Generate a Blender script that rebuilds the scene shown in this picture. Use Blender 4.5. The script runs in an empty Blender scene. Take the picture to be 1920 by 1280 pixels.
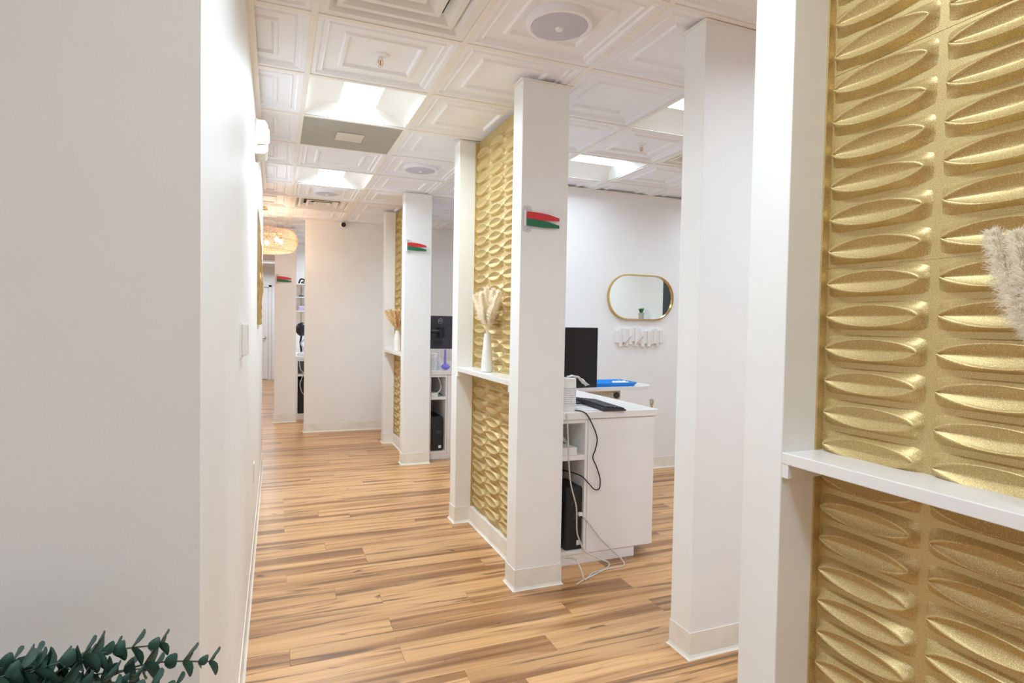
import bpy, bmesh, math, random
from mathutils import Vector, Matrix, noise as mnoise
R = math.radians
PI = math.pi
rnd = random.Random(7)
sc = bpy.context.scene
COL = sc.collection

# ------------------------------------------------------------------ camera
cam_d = bpy.data.cameras.new('camera')
cam = bpy.data.objects.new('camera', cam_d)
COL.objects.link(cam)
cam_d.sensor_width = 36.0
cam_d.lens = 1102.378 / 1920 * 36
cam_d.clip_start = 0.02
ax, ay, az = (Vector((0.9276536, -0.37304032, 0.01731227)), Vector((-0.00521088, 0.03342393, 0.99942768)),
              Vector((-0.37340547, -0.9272129, 0.02906196)))
cam.matrix_world = Matrix(((ax.x, ay.x, az.x, 0), (ax.y, ay.y, az.y, 0), (ax.z, ay.z, az.z, 1.3308), (0, 0, 0, 1)))
sc.camera = cam

# ------------------------------------------------------------------ world, exposure
w = bpy.data.worlds.new('world')
sc.world = w
w.use_nodes = True
w.node_tree.nodes['Background'].inputs[0].default_value = (0.9, 0.95, 1.0, 1)
w.node_tree.nodes['Background'].inputs[1].default_value = 0.35
sc.view_settings.view_transform = 'Standard'
sc.view_settings.look = 'None'
sc.view_settings.gamma = 1
sc.view_settings.use_curve_mapping = False
sc.view_settings.exposure = 0.34
sc.cycles.max_bounces = 16
sc.cycles.diffuse_bounces = 12
LENS = 6.0           # how bright the ceiling light lenses look
LAMP = 16.5          # watts of each corridor ceiling light
LAMP_BAY = 4.2       # watts of each bay ceiling light
LAMP_ENTRY_FILL = 10.0    # watts of each unseen ceiling light added on the entry side
COOL = (0.78, 0.94, 1.06)
WARM = (1.0, 0.76, 0.55)

# ------------------------------------------------------------------ materials
MATS = {}
def nodes_of(name):
    m = bpy.data.materials.new(name)
    m.use_nodes = True
    nt = m.node_tree
    return m, nt, nt.nodes['Principled BSDF']
def N(nt, typ, **kw):
    n = nt.nodes.new(typ)
    for k, v in kw.items():
        setattr(n, k, v)
    return n
def lk(nt, a, b):
    nt.links.new(a, b)
def ramp(nt, stops, interp='LINEAR'):
    r = N(nt, 'ShaderNodeValToRGB')
    r.color_ramp.interpolation = interp
    e = r.color_ramp.elements
    while len(e) < len(stops):
        e.new(0.5)
    for i, (p, c) in enumerate(stops):
        e[i].position = p
        e[i].color = (c[0], c[1], c[2], 1) if len(c) == 3 else c
    return r
def plain(name, col, rough=0.5, metal=0.0, bump=0.0, bscale=300.0, var=0.04, vscale=6.0, spec=0.5, coat=0.0):
    m, nt, b = nodes_of(name)
    tc = N(nt, 'ShaderNodeTexCoord')
    no = N(nt, 'ShaderNodeTexNoise')
    no.inputs['Scale'].default_value = vscale
    no.inputs['Detail'].default_value = 3
    lk(nt, tc.outputs['Object'], no.inputs['Vector'])
    lo = tuple(max(0, c * (1 - var)) for c in col)
    hi = tuple(min(1, c * (1 + var)) for c in col)
    r = ramp(nt, [(0.3, lo), (0.7, hi)])
    lk(nt, no.outputs['Fac'], r.inputs[0])
    lk(nt, r.outputs[0], b.inputs['Base Color'])
    b.inputs['Roughness'].default_value = rough
    b.inputs['Metallic'].default_value = metal
    b.inputs['Specular IOR Level'].default_value = spec
    b.inputs['Coat Weight'].default_value = coat
    if bump > 0:
        n2 = N(nt, 'ShaderNodeTexNoise')
        n2.inputs['Scale'].default_value = bscale
        n2.inputs['Detail'].default_value = 2
        lk(nt, tc.outputs['Object'], n2.inputs['Vector'])
        bp = N(nt, 'ShaderNodeBump')
        bp.inputs['Strength'].default_value = bump
        bp.inputs['Distance'].default_value = 0.002
        lk(nt, n2.outputs['Fac'], bp.inputs['Height'])
        lk(nt, bp.outputs[0], b.inputs['Normal'])
    MATS[name] = m
    return m
def emit(name, col, s):
    m, nt, b = nodes_of(name)
    b.inputs['Base Color'].default_value = (0.8, 0.8, 0.8, 1)
    b.inputs['Emission Color'].default_value = (*col, 1)
    b.inputs['Emission Strength'].default_value = s
    MATS[name] = m
    return m

plain('wall_paint', (0.88, 0.89, 0.895), 0.5, bump=0.06, bscale=260, var=0.012)
plain('post_paint', (0.885, 0.885, 0.875), 0.42, bump=0.05, bscale=200, var=0.015)
plain('bay_paint', (0.885, 0.895, 0.905), 0.5, bump=0.06, bscale=260, var=0.012)
plain('vinyl_base', (0.85, 0.825, 0.755), 0.35, var=0.05, vscale=9)
plain('tile_white', (0.895, 0.905, 0.945), 0.55, var=0.01)
plain('grid_cream', (0.88, 0.845, 0.79), 0.5, var=0.02)
plain('grey_mesh', (0.42, 0.40, 0.36), 0.7, bump=0.5, bscale=900, var=0.06, vscale=14)
plain('white_gloss', (0.84, 0.83, 0.82), 0.22, var=0.01)
plain('white_matte', (0.84, 0.83, 0.80), 0.6, var=0.02)
plain('laminate', (0.88, 0.86, 0.86), 0.35, var=0.015)
plain('dark_plenum', (0.05, 0.05, 0.05), 0.9)
plain('speaker_grey', (0.60, 0.62, 0.72), 0.6, bump=0.4, bscale=1200, var=0.03)
plain('black_plastic', (0.012, 0.012, 0.014), 0.38, bump=0.08, bscale=500, var=0.1)
plain('black_screen', (0.006, 0.006, 0.008), 0.14, var=0.1)
plain('dark_grey_plastic', (0.045, 0.045, 0.055), 0.45, var=0.08)
plain('steel', (0.55, 0.55, 0.56), 0.25, metal=1.0)
plain('chrome', (0.75, 0.75, 0.76), 0.08, metal=1.0)
plain('brass', (0.70, 0.50, 0.20), 0.25, metal=1.0)
plain('red_plastic', (0.62, 0.03, 0.035), 0.4)
plain('green_plastic', (0.015, 0.16, 0.07), 0.4)
plain('blue_plastic', (0.01, 0.26, 0.78), 0.3)
plain('pink_plastic', (0.85, 0.16, 0.30), 0.4)
plain('purple_plastic', (0.26, 0.20, 0.78), 0.35)
plain('pad_brown', (0.32, 0.17, 0.14), 0.6)
plain('paper', (0.85, 0.85, 0.86), 0.7)
plain('cream_plastic', (0.62, 0.59, 0.50), 0.45)
plain('cable_white', (0.66, 0.63, 0.56), 0.5)
plain('bag_green', (0.62, 0.74, 0.60), 0.4)
plain('leaf_green', (0.02, 0.06, 0.045), 0.45, var=0.35, vscale=18)
plain('leaf_pale', (0.05, 0.115, 0.085), 0.5, var=0.3, vscale=18)
plain('succulent', (0.02, 0.14, 0.03), 0.45, var=0.3, vscale=40)
plain('stem_green', (0.06, 0.075, 0.05), 0.6)
plain('stone_pot', (0.45, 0.43, 0.40), 0.8, bump=0.3, bscale=90)
plain('pampas', (0.972, 0.918, 0.80), 0.75, var=0.02, vscale=30)
plain('pampas_pale', (0.972, 0.937, 0.86), 0.75, var=0.02, vscale=30)
plain('pampas_tan', (0.92, 0.78, 0.54), 0.75, var=0.06, vscale=30)
for _n in ('pampas', 'pampas_pale', 'pampas_tan'):
    _m = MATS[_n]; _t = _m.node_tree; _b = _t.nodes['Principled BSDF']
    _tr = N(_t, 'ShaderNodeBsdfTranslucent'); _mx = N(_t, 'ShaderNodeMixShader'); _mx.inputs[0].default_value = 0.6
    lk(_t, _b.inputs['Base Color'].links[0].from_socket, _tr.inputs[0])
    lk(_t, _b.outputs[0], _mx.inputs[1]); lk(_t, _tr.outputs[0], _mx.inputs[2]); lk(_t, _mx.outputs[0], _t.nodes['Material Output'].inputs['Surface'])
plain('door_dark', (0.035, 0.045, 0.06), 0.4)
plain('lilac', (0.55, 0.50, 0.68), 0.6)
emit('lens', COOL, LENS)
emit('bulb', WARM, 85)

def gold():
    m, nt, b = nodes_of('gold_paint')
    tc = N(nt, 'ShaderNodeTexCoord')
    n1 = N(nt, 'ShaderNodeTexNoise'); n1.inputs['Scale'].default_value = 620; n1.inputs['Detail'].default_value = 1
    n2 = N(nt, 'ShaderNodeTexNoise'); n2.inputs['Scale'].default_value = 5; n2.inputs['Detail'].default_value = 3
    lk(nt, tc.outputs['Object'], n1.inputs['Vector']); lk(nt, tc.outputs['Object'], n2.inputs['Vector'])
    r1 = ramp(nt, [(0.35, (0.53, 0.38, 0.145)), (0.60, (0.68, 0.52, 0.24)), (0.70, (0.92, 0.80, 0.54))])
    lk(nt, n1.outputs['Fac'], r1.inputs[0])
    mx = N(nt, 'ShaderNodeMixRGB', blend_type='MULTIPLY'); mx.inputs[0].default_value = 0.25
    lk(nt, r1.outputs[0], mx.inputs[1])
    r2 = ramp(nt, [(0.3, (0.75, 0.75, 0.75)), (0.7, (1, 1, 1))])
    lk(nt, n2.outputs['Fac'], r2.inputs[0]); lk(nt, r2.outputs[0], mx.inputs[2])
    lk(nt, mx.outputs[0], b.inputs['Base Color'])
    b.inputs['Metallic'].default_value = 0.5
    b.inputs['Roughness'].default_value = 0.45
    bp = N(nt, 'ShaderNodeBump'); bp.inputs['Strength'].default_value = 0.25; bp.inputs['Distance'].default_value = 0.0008
    lk(nt, n1.outputs['Fac'], bp.inputs['Height']); lk(nt, bp.outputs[0], b.inputs['Normal'])
    MATS['gold_paint'] = m
gold()

def planks():
    m, nt, b = nodes_of('plank_wood')
    tc = N(nt, 'ShaderNodeTexCoord'); oi = N(nt, 'ShaderNodeObjectInfo'); ge = N(nt, 'ShaderNodeNewGeometry')
    add = N(nt, 'ShaderNodeMath', operation='ADD'); lk(nt, oi.outputs['Random'], add.inputs[0]); lk(nt, ge.outputs['Random Per Island'], add.inputs[1])
    fr = N(nt, 'ShaderNodeMath', operation='FRACT'); lk(nt, add.outputs[0], fr.inputs[0])
    mul = N(nt, 'ShaderNodeMath', operation='MULTIPLY'); mul.inputs[1].default_value = 61.0; lk(nt, fr.outputs[0], mul.inputs[0])
    cx = N(nt, 'ShaderNodeCombineXYZ')
    lk(nt, mul.outputs[0], cx.inputs[0]); lk(nt, mul.outputs[0], cx.inputs[1]); lk(nt, mul.outputs[0], cx.inputs[2])
    va = N(nt, 'ShaderNodeVectorMath', operation='ADD'); lk(nt, tc.outputs['Object'], va.inputs[0]); lk(nt, cx.outputs[0], va.inputs[1])
    def stretched(sx, sy):
        mp = N(nt, 'ShaderNodeMapping'); mp.inputs['Scale'].default_value = (sx, sy, 1); lk(nt, va.outputs[0], mp.inputs['Vector']); return mp.outputs[0]
    def noi(vec, scale, det, dist=0.0):
        n = N(nt, 'ShaderNodeTexNoise'); n.inputs['Scale'].default_value = scale; n.inputs['Detail'].default_value = det
        n.inputs['Distortion'].default_value = dist; lk(nt, vec, n.inputs['Vector']); return n.outputs['Fac']
    band = noi(stretched(0.55, 11), 1.0, 3, 0.6)          # broad colour bands along the plank
    grain = noi(stretched(3.0, 150), 1.0, 3)
    streak = noi(stretched(0.8, 15), 1.0, 5, 2.0)         # dark mineral streaks
    knot = noi(stretched(7, 20), 1.0, 2, 0.5)
    c1 = ramp(nt, [(0.28, (0.24, 0.11, 0.045)), (0.40, (0.41, 0.205, 0.085)), (0.48, (0.62, 0.345, 0.15)), (0.60, (0.70, 0.41, 0.19)), (0.74, (0.46, 0.24, 0.10))])
    lk(nt, band, c1.inputs[0])
    tone = N(nt, 'ShaderNodeMixRGB', blend_type='MULTIPLY'); tone.inputs[0].default_value = 1
    rt = ramp(nt, [(0.0, (0.82, 0.80, 0.78)), (0.25, (1.0, 1.0, 1.0)), (0.75, (1.05, 1.03, 1.0)), (1.0, (0.92, 0.91, 0.90))])
    lk(nt, fr.outputs[0], rt.inputs[0]); lk(nt, c1.outputs[0], tone.inputs[1]); lk(nt, rt.outputs[0], tone.inputs[2])
    g = N(nt, 'ShaderNodeMixRGB', blend_type='MULTIPLY'); g.inputs[0].default_value = 0.35
    rg = ramp(nt, [(0.3, (0.72, 0.68, 0.64)), (0.65, (1.06, 1.05, 1.04))]); lk(nt, grain, rg.inputs[0])
    lk(nt, tone.outputs[0], g.inputs[1]); lk(nt, rg.outputs[0], g.inputs[2])
    s = N(nt, 'ShaderNodeMixRGB', blend_type='MIX'); s.inputs[2].default_value = (0.14, 0.072, 0.038, 1)
    rs = ramp(nt, [(0.575, (0, 0, 0)), (0.66, (0.8, 0.8, 0.8))]); lk(nt, streak, rs.inputs[0])
    lk(nt, rs.outputs[0], s.inputs[0]); lk(nt, g.outputs[0], s.inputs[1])
    k = N(nt, 'ShaderNodeMixRGB', blend_type='MIX'); k.inputs[2].default_value = (0.10, 0.05, 0.028, 1)
    rk = ramp(nt, [(0.70, (0, 0, 0)), (0.76, (0.85, 0.85, 0.85))]); lk(nt, knot, rk.inputs[0])
    lk(nt, rk.outputs[0], k.inputs[0]); lk(nt, s.outputs[0], k.inputs[1])
    lk(nt, k.outputs[0], b.inputs['Base Color'])
    b.inputs['Roughness'].default_value = 0.33
    bp = N(nt, 'ShaderNodeBump'); bp.inputs['Strength'].default_value = 0.06; bp.inputs['Distance'].default_value = 0.001
    lk(nt, grain, bp.inputs['Height']); lk(nt, bp.outputs[0], b.inputs['Normal'])
    MATS['plank_wood'] = m
planks()

def acrylic():
    m, nt, b = nodes_of('clear_acrylic')
    b.inputs['Base Color'].default_value = (0.88, 0.87, 0.92, 1)
    b.inputs['Roughness'].default_value = 0.12
    b.inputs['Transmission Weight'].default_value = 0.2
    b.inputs['IOR'].default_value = 1.3
    MATS['clear_acrylic'] = m
    m, nt, b = nodes_of('crystal')
    b.inputs['Base Color'].default_value = (0.92, 0.80, 0.68, 1)
    b.inputs['Roughness'].default_value = 0.08
    tr = N(nt, 'ShaderNodeBsdfTranslucent'); tr.inputs[0].default_value = (0.95, 0.82, 0.70, 1)
    mxs = N(nt, 'ShaderNodeMixShader'); mxs.inputs[0].default_value = 0.5
    lk(nt, b.outputs[0], mxs.inputs[1]); lk(nt, tr.outputs[0], mxs.inputs[2])
    lk(nt, mxs.outputs[0], nt.nodes['Material Output'].inputs['Surface'])
    MATS['crystal'] = m
    m, nt, b = nodes_of('mirror_glass')
    b.inputs['Base Color'].default_value = (0.88, 0.93, 0.91, 1)
    b.inputs['Metallic'].default_value = 1
    b.inputs['Roughness'].default_value = 0.01
    MATS['mirror_glass'] = m
    m, nt, b = nodes_of('label_print')
    tc = N(nt, 'ShaderNodeTexCoord')
    wv = N(nt, 'ShaderNodeTexWave', wave_type='BANDS', bands_direction='Z'); wv.inputs['Scale'].default_value = 26
    lk(nt, tc.outputs['Object'], wv.inputs['Vector'])
    nz = N(nt, 'ShaderNodeTexNoise'); nz.inputs['Scale'].default_value = 160; lk(nt, tc.outputs['Object'], nz.inputs['Vector'])
    mm = N(nt, 'ShaderNodeMath', operation='MULTIPLY'); lk(nt, wv.outputs['Fac'], mm.inputs[0]); lk(nt, nz.outputs['Fac'], mm.inputs[1])
    r = ramp(nt, [(0.36, (0.82, 0.81, 0.82)), (0.48, (0.42, 0.42, 0.46))]); lk(nt, mm.outputs[0], r.inputs[0]); lk(nt, r.outputs[0], b.inputs['Base Color'])
    MATS['label_print'] = m
    m, nt, b = nodes_of('tower_mesh')
    tc = N(nt, 'ShaderNodeTexCoord')
    ck = N(nt, 'ShaderNodeTexChecker'); ck.inputs['Scale'].default_value = 190
    ck.inputs['Color1'].default_value = (0.004, 0.004, 0.004, 1); ck.inputs['Color2'].default_value = (0.03, 0.03, 0.033, 1)
    lk(nt, tc.outputs['Object'], ck.inputs['Vector']); lk(nt, ck.outputs['Color'], b.inputs['Base Color'])
    b.inputs['Roughness'].default_value = 0.5
    MATS['tower_mesh'] = m
acrylic()

# ------------------------------------------------------------------ mesh helpers
class MB:
    def __init__(self):
        self.v = []; self.f = []
    def add(self, vs, fs):
        o = len(self.v)
        self.v += [tuple(p) for p in vs]
        self.f += [tuple(i + o for i in f) for f in fs]
        return self
    def box(self, x0, y0, z0, x1, y1, z1, c=0.0):
        """box with chamfered edges (c)"""
        if c <= 0:
            vs = [(x, y, z) for z in (z0, z1) for y in (y0, y1) for x in (x0, x1)]
            return self.add(vs, [(0, 2, 3, 1), (4, 5, 7, 6), (0, 1, 5, 4), (2, 6, 7, 3), (0, 4, 6, 2), (1, 3, 7, 5)])
        bm = bmesh.new()
        bmesh.ops.create_cube(bm, size=1)
        for p in bm.verts:
            p.co = Vector((x0 + (p.co.x + .5) * (x1 - x0), y0 + (p.co.y + .5) * (y1 - y0), z0 + (p.co.z + .5) * (z1 - z0)))
        bmesh.ops.bevel(bm, geom=bm.edges[:], offset=c, segments=2, profile=0.5, affect='EDGES')
        return self.bm(bm)
    def bm(self, bm):
        bm.verts.index_update()
        self.add([p.co[:] for p in bm.verts], [[p.index for p in f.verts] for f in bm.faces])
        bm.free()
        return self
    def tube(self, pts, r, n=8, cap=True):
        pts = [Vector(p) for p in pts]
        rs = r if isinstance(r, (list, tuple)) else [r] * len(pts)
        vs = []; fs = []
        up = None
        for i, p in enumerate(pts):
            d = (pts[min(i + 1, len(pts) - 1)] - pts[max(i - 1, 0)]).normalized()
            if up is None:
                up = d.orthogonal().normalized()
            up = (up - d * up.dot(d))
            up = up.normalized() if up.length > 1e-6 else d.orthogonal().normalized()
            s = d.cross(up)
            for k in range(n):
                a = 2 * PI * k / n
                vs.append(p + (up * math.cos(a) + s * math.sin(a)) * rs[i])
        for i in range(len(pts) - 1):
            for k in range(n):
                fs.append((i * n + k, i * n + (k + 1) % n, (i + 1) * n + (k + 1) % n, (i + 1) * n + k))
        if cap:
            fs.append(tuple(range(n))[::-1]); fs.append(tuple((len(pts) - 1) * n + k for k in range(n)))
        return self.add(vs, fs)
    def lathe(self, prof, n=24, c=(0, 0, 0), axis='Z', cap=True):
        """prof: (radius, height) pairs turned around an axis through c"""
        vs = []; fs = []
        for (r, h) in prof:
            for k in range(n):
                a = 2 * PI * k / n
                q = (r * math.cos(a), r * math.sin(a), h)
                if axis == 'X': q = (q[2], q[0], q[1])
                if axis == 'Y': q = (q[1], q[2], q[0])
                vs.append((c[0] + q[0], c[1] + q[1], c[2] + q[2]))
        for i in range(len(prof) - 1):
            for k in range(n):
                fs.append((i * n + k, i * n + (k + 1) % n, (i + 1) * n + (k + 1) % n, (i + 1) * n + k))
        if cap:
            fs.append(tuple(range(n))[::-1]); fs.append(tuple((len(prof) - 1) * n + k for k in range(n)))
        return self.add(vs, fs)
    def prism(self, poly, z0, z1, plane='XY'):
        n = len(poly)
        def P3(p, h):
            return {'XY': (p[0], p[1], h), 'XZ': (p[0], h, p[1]), 'YZ': (h, p[0], p[1])}[plane]
        vs = [P3(p, z0) for p in poly] + [P3(p, z1) for p in poly]
        fs = [tuple(range(n))[::-1], tuple(range(n, 2 * n))] + [(i, (i + 1) % n, n + (i + 1) % n, n + i) for i in range(n)]
        return self.add(vs, fs)
    def sphere(self, c, r, n=12, sz=1.0):
        prof = [(max(1e-4, r * math.sin(PI * i / (n // 2))), -r * sz * math.cos(PI * i / (n // 2))) for i in range(n // 2 + 1)]
        return self.lathe(prof, n, c, cap=False)
    def mesh(self, name, mat, smooth=None):
        me = bpy.data.meshes.new(name)
        me.from_pydata(self.v, [], self.f)
        bm = bmesh.new(); bm.from_mesh(me)
        bmesh.ops.recalc_face_normals(bm, faces=bm.faces[:])
        bm.to_mesh(me); bm.free()
        me.materials.append(MATS[mat])
        if smooth is not None:
            me.polygons.foreach_set('use_smooth', [True] * len(me.polygons))
            if smooth < 180:
                me.set_sharp_from_angle(angle=R(smooth))
        return me
    def build(self, name, mat, parent=None, smooth=None, loc=None):
        return place(name, self.mesh(name, mat, smooth), parent, loc)
def place(name, me, parent=None, loc=None, rz=0.0):
    o = bpy.data.objects.new(name, me)
    COL.objects.link(o)
    if parent is not None:
        o.parent = parent
    if loc is not None:
        o.location = loc
    if rz:
        o.rotation_euler.z = rz
    return o
def thing(name, label, cat, loc=(0, 0, 0), rz=0.0, group=None):
    o = bpy.data.objects.new(name, None)
    o.empty_display_size = 0.05
    COL.objects.link(o)
    o.location = loc; o.rotation_euler.z = rz
    return tag(o, label, cat, group)
def tag(o, label, cat, group=None):
    o['label'] = label; o['category'] = cat
    if group: o['group'] = group
    return o
def struct(o, label=None, cat=None):
    o['kind'] = 'structure'
    if label: o['label'] = label
    if cat: o['category'] = cat
    return o
def copy_tree(o, parent=None):
    c = o.copy(); COL.objects.link(c)
    if parent is not None: c.parent = parent
    for ch in list(o.children):
        copy_tree(ch, c)
    return c

H = 2.53            # ceiling height
T = 0.6096          # ceiling grid pitch
GX, GY = 0.1361, 2.4621
def cellx(i): return GX + i * T
def celly(j): return GY + j * T

# ------------------------------------------------------------------ walls
def wallbox(name, x0, y0, x1, y1, mat, label, z1=H):
    return struct(MB().box(x0, y0, 0, x1, y1, z1).build(name, mat), label, 'wall')
wl = wallbox('wall_left', -2.6, 1.045, -0.11, 5.87, 'wall_paint', 'long white corridor wall with a grey shaded end face')
we = wallbox('wall_end', 0.322, 7.38, 5.15, 7.5, 'post_paint', 'cream wall closing the corridor beneath the security camera')
wb = wallbox('wall_bay', 1.46, 4.6, 5.0, 4.7, 'bay_paint', 'white bay wall behind the oblong mirror')
wr = wallbox('wall_right', 5.0, -3.0, 5.15, 7.38, 'bay_paint', 'white wall at the far side of the bays')
wbk = wallbox('wall_back', -3.6, -3.12, 5.15, -3.0, 'wall_paint', 'plain white wall behind the viewpoint')
wo = wallbox('wall_reception', -3.72, -3.0, -3.6, 14.3, 'wall_paint', 'plain white outer wall of the reception')
wf = wallbox('wall_far', -3.6, 14.3, 5.15, 14.42, 'bay_paint', 'distant white wall around the panelled door')
wfr = wallbox('wall_far_bay', 5.0, 7.5, 5.15, 14.3, 'bay_paint', 'white wall at the side of the last bay')
wb3 = wallbox('wall_shelf', 0.28, 9.75, 5.0, 9.85, 'bay_paint', 'white wall carrying the small bracket shelves')

def cove(mb, path, out, hh=0.105, closed=False):
    """vinyl cove base along a 2D path, out = side (+1 left of direction)"""
    prof = [(0.0, hh), (0.003, hh), (0.0035, 0.016), (0.007, 0.006), (0.013, 0.0), (0.0, 0.0)]
    n = len(path)
    pts = [Vector((p[0], p[1])) for p in path]
    vs = []; fs = []
    for i in range(n):
        a = pts[i - 1] if (i > 0 or closed) else None
        b = pts[(i + 1) % n] if (i < n - 1 or closed) else None
        ds = []
        if a is not None: ds.append((pts[i] - a).normalized())
        if b is not None: ds.append((b - pts[i]).normalized())
        ns = [Vector((-d.y, d.x)) * out for d in ds]
        m = ns[0] if len(ns) == 1 else (ns[0] + ns[1]) / (1 + ns[0].dot(ns[1]))
        for (q, z) in prof:
            vs.append((pts[i].x + m.x * q, pts[i].y + m.y * q, z))
    k = len(prof)
    for i in range(n if closed else n - 1):
        j = (i + 1) % n
        for e in range(k):
            fs.append((i * k + e, j * k + e, j * k + (e + 1) % k, i * k + (e + 1) % k))
    if not closed:
        fs.append(tuple(range(k))); fs.append(tuple((n - 1) * k + e for e in range(k))[::-1])
    return mb.add(vs, fs)
def base(name, path, out, parent=None, closed=False):
    o = cove(MB(), path, out, closed=closed).build(name, 'vinyl_base', parent)
    if parent is None: struct(o, None)
    return o
bl = base('baseboard_left', [(-2.6, 1.045), (-0.11, 1.045), (-0.11, 5.87), (-2.6, 5.87)], -1)
bl['label'] = 'cream vinyl cove base along the long corridor wall'
be = base('baseboard_end', [(0.322, 7.5), (0.322, 7.38), (4.99, 7.38)], -1)
be['label'] = 'cream vinyl cove base under the corridor end wall'
bb = base('baseboard_bay', [(1.46, 4.6), (4.99, 4.6)], -1)
bb['label'] = 'cream vinyl cove base under the mirror wall'

# ------------------------------------------------------------------ floor: planks one by one where they show
fl = struct(MB().box(-3.72, -3.12, -0.06, 5.15, 14.42, -0.008).build('floor', 'plank_wood'), 'warm brown wood plank floor with dark streaks', 'floor')
PW, PL = 0.128, 1.22
plank_me = {}
def plank_mesh(L):
    k = round(L, 3)
    if k not in plank_me:
        g = 0.0005
        plank_me[k] = MB().box(-L / 2 + g, -PW / 2 + g, -0.008, L / 2 - g, PW / 2 - g, 0.0).mesh('plank', 'plank_wood')
    return plank_me[k]
fieldmb = MB()
row = 0
y = -3.0
offs = {}
while y < 14.3:
    yc = y + PW / 2
    x = -3.6 - rnd.choice([0.0, 0.2, 0.4, 0.6, 0.8, 1.0])
    while x < 5.0:
        xa, xb = max(x, -3.6), min(x + PL, 5.0)
        if xb - xa > 0.02:
            near = (1.45 < yc < 4.65 and xb > -0.1 and xa < 3.3) or (4.65 <= yc < 8.7 and xb > -0.3 and xa < 1.7)
            if near:
                place('plank', plank_mesh(xb - xa), fl, ((xa + xb) / 2, yc, 0))
            else:
                fieldmb.box(xa + .0005, y + .0005, -0.008, xb - .0005, y + PW - .0005, 0.0)
        x += PL
    y += PW
    row += 1
pf = fieldmb.build('plank_field', 'plank_wood', fl)
pf['kind'] = 'stuff'

# ------------------------------------------------------------------ ceiling: grid bars and coffered tiles
ce = struct(MB().box(-3.72, -3.12, 2.68, 5.15, 14.42, 2.74).build('ceiling', 'dark_plenum'), 'white suspended ceiling of coffered square tiles', 'ceiling')
def tile_rings(mb, x0, y0):
    prof = [(0.0, .003), (.036, .003), (.043, .013), (.058, .013), (.064, .007), (.070, .017), (.128, .017), (.136, .008), (.150, .008), (.158, .022)]
    vs = []; fs = []
    for (d, z) in prof:
        for (sx, sy) in ((0, 0), (1, 0), (1, 1), (0, 1)):
            vs.append((x0 + (d if sx == 0 else T - d), y0 + (d if sy == 0 else T - d), z))
    for i in range(len(prof) - 1):
        for k in range(4):
            fs.append((i * 4 + k, i * 4 + (k + 1) % 4, (i + 1) * 4 + (k + 1) % 4, (i + 1) * 4 + k))
    e = (len(prof) - 1) * 4
    fs.append((e, e + 1, e + 2, e + 3))
    mb.add(vs, fs)
tm = MB(); tile_rings(tm, -T / 2, -T / 2)
tile_me = tm.mesh('ceiling_tile', 'tile_white')
LIGHTS = {(0, 1): 'Y', (0, 4): 'Y', (3, 0): 'X', (3, 2): 'X', (3, 5): 'X', (5, 5): 'X', (6, 0): 'X', (6, 2): 'X',
          (0, -3): 'Y', (0, -6): 'Y', (3, -3): 'X', (-4, -3): 'Y', (-4, -6): 'Y', (3, -6): 'X', (6, -3): 'X',
          (-1, 17): 'X', (-1, 14): 'X', (1, 10): 'X', (3, 10): 'X', (-4, 9): 'Y', (-4, 13): 'Y'}  # cells not named in LL are unseen lights added to brighten the rooms
VENTS = {(0, -1), (0, 6), (4, 1)}
GREY = (0, 2)
skip = set(LIGHTS) | VENTS | {GREY}
fmb = MB()
for i in range(-7, 9):
    for j in range(-9, 20):
        if (i, j) in skip: continue
        if -1 <= i <= 5 and -2 <= j <= 9:
            place('ceiling_tile', tile_me, ce, (cellx(i) + T / 2, celly(j) + T / 2, H))
        else:
            tile_rings(fmb, cellx(i), celly(j))
ff = fmb.build('ceiling_tile_field', 'tile_white', ce, loc=(0, 0, H))
ff['kind'] = 'stuff'
BW = 0.0125
for i in range(-6, 9):
    MB().box(cellx(i) - BW, -3.0, H - .0015, cellx(i) + BW, 14.3, H + .002).build('grid_bar', 'grid_cream', ce)
for j in range(-8, 20):
    MB().box(-3.6, celly(j) - BW, H - .001, 5.0, celly(j) + BW, H + .0025).build('grid_bar', 'grid_cream', ce)
MB().box(-0.11, 1.045, H - .003, -0.082, 5.87, H + .002).box(-0.11, 1.045, H - .02, -0.108, 5.87, H).build('wall_angle', 'grid_cream', ce)
MB().box(1.46, 4.572, H - .003, 5.0, 4.6, H + .002).build('wall_angle', 'grid_cream', ce)
MB().box(0.322, 7.352, H - .003, 5.0, 7.38, H + .002).build('wall_angle', 'grid_cream', ce)

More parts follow.
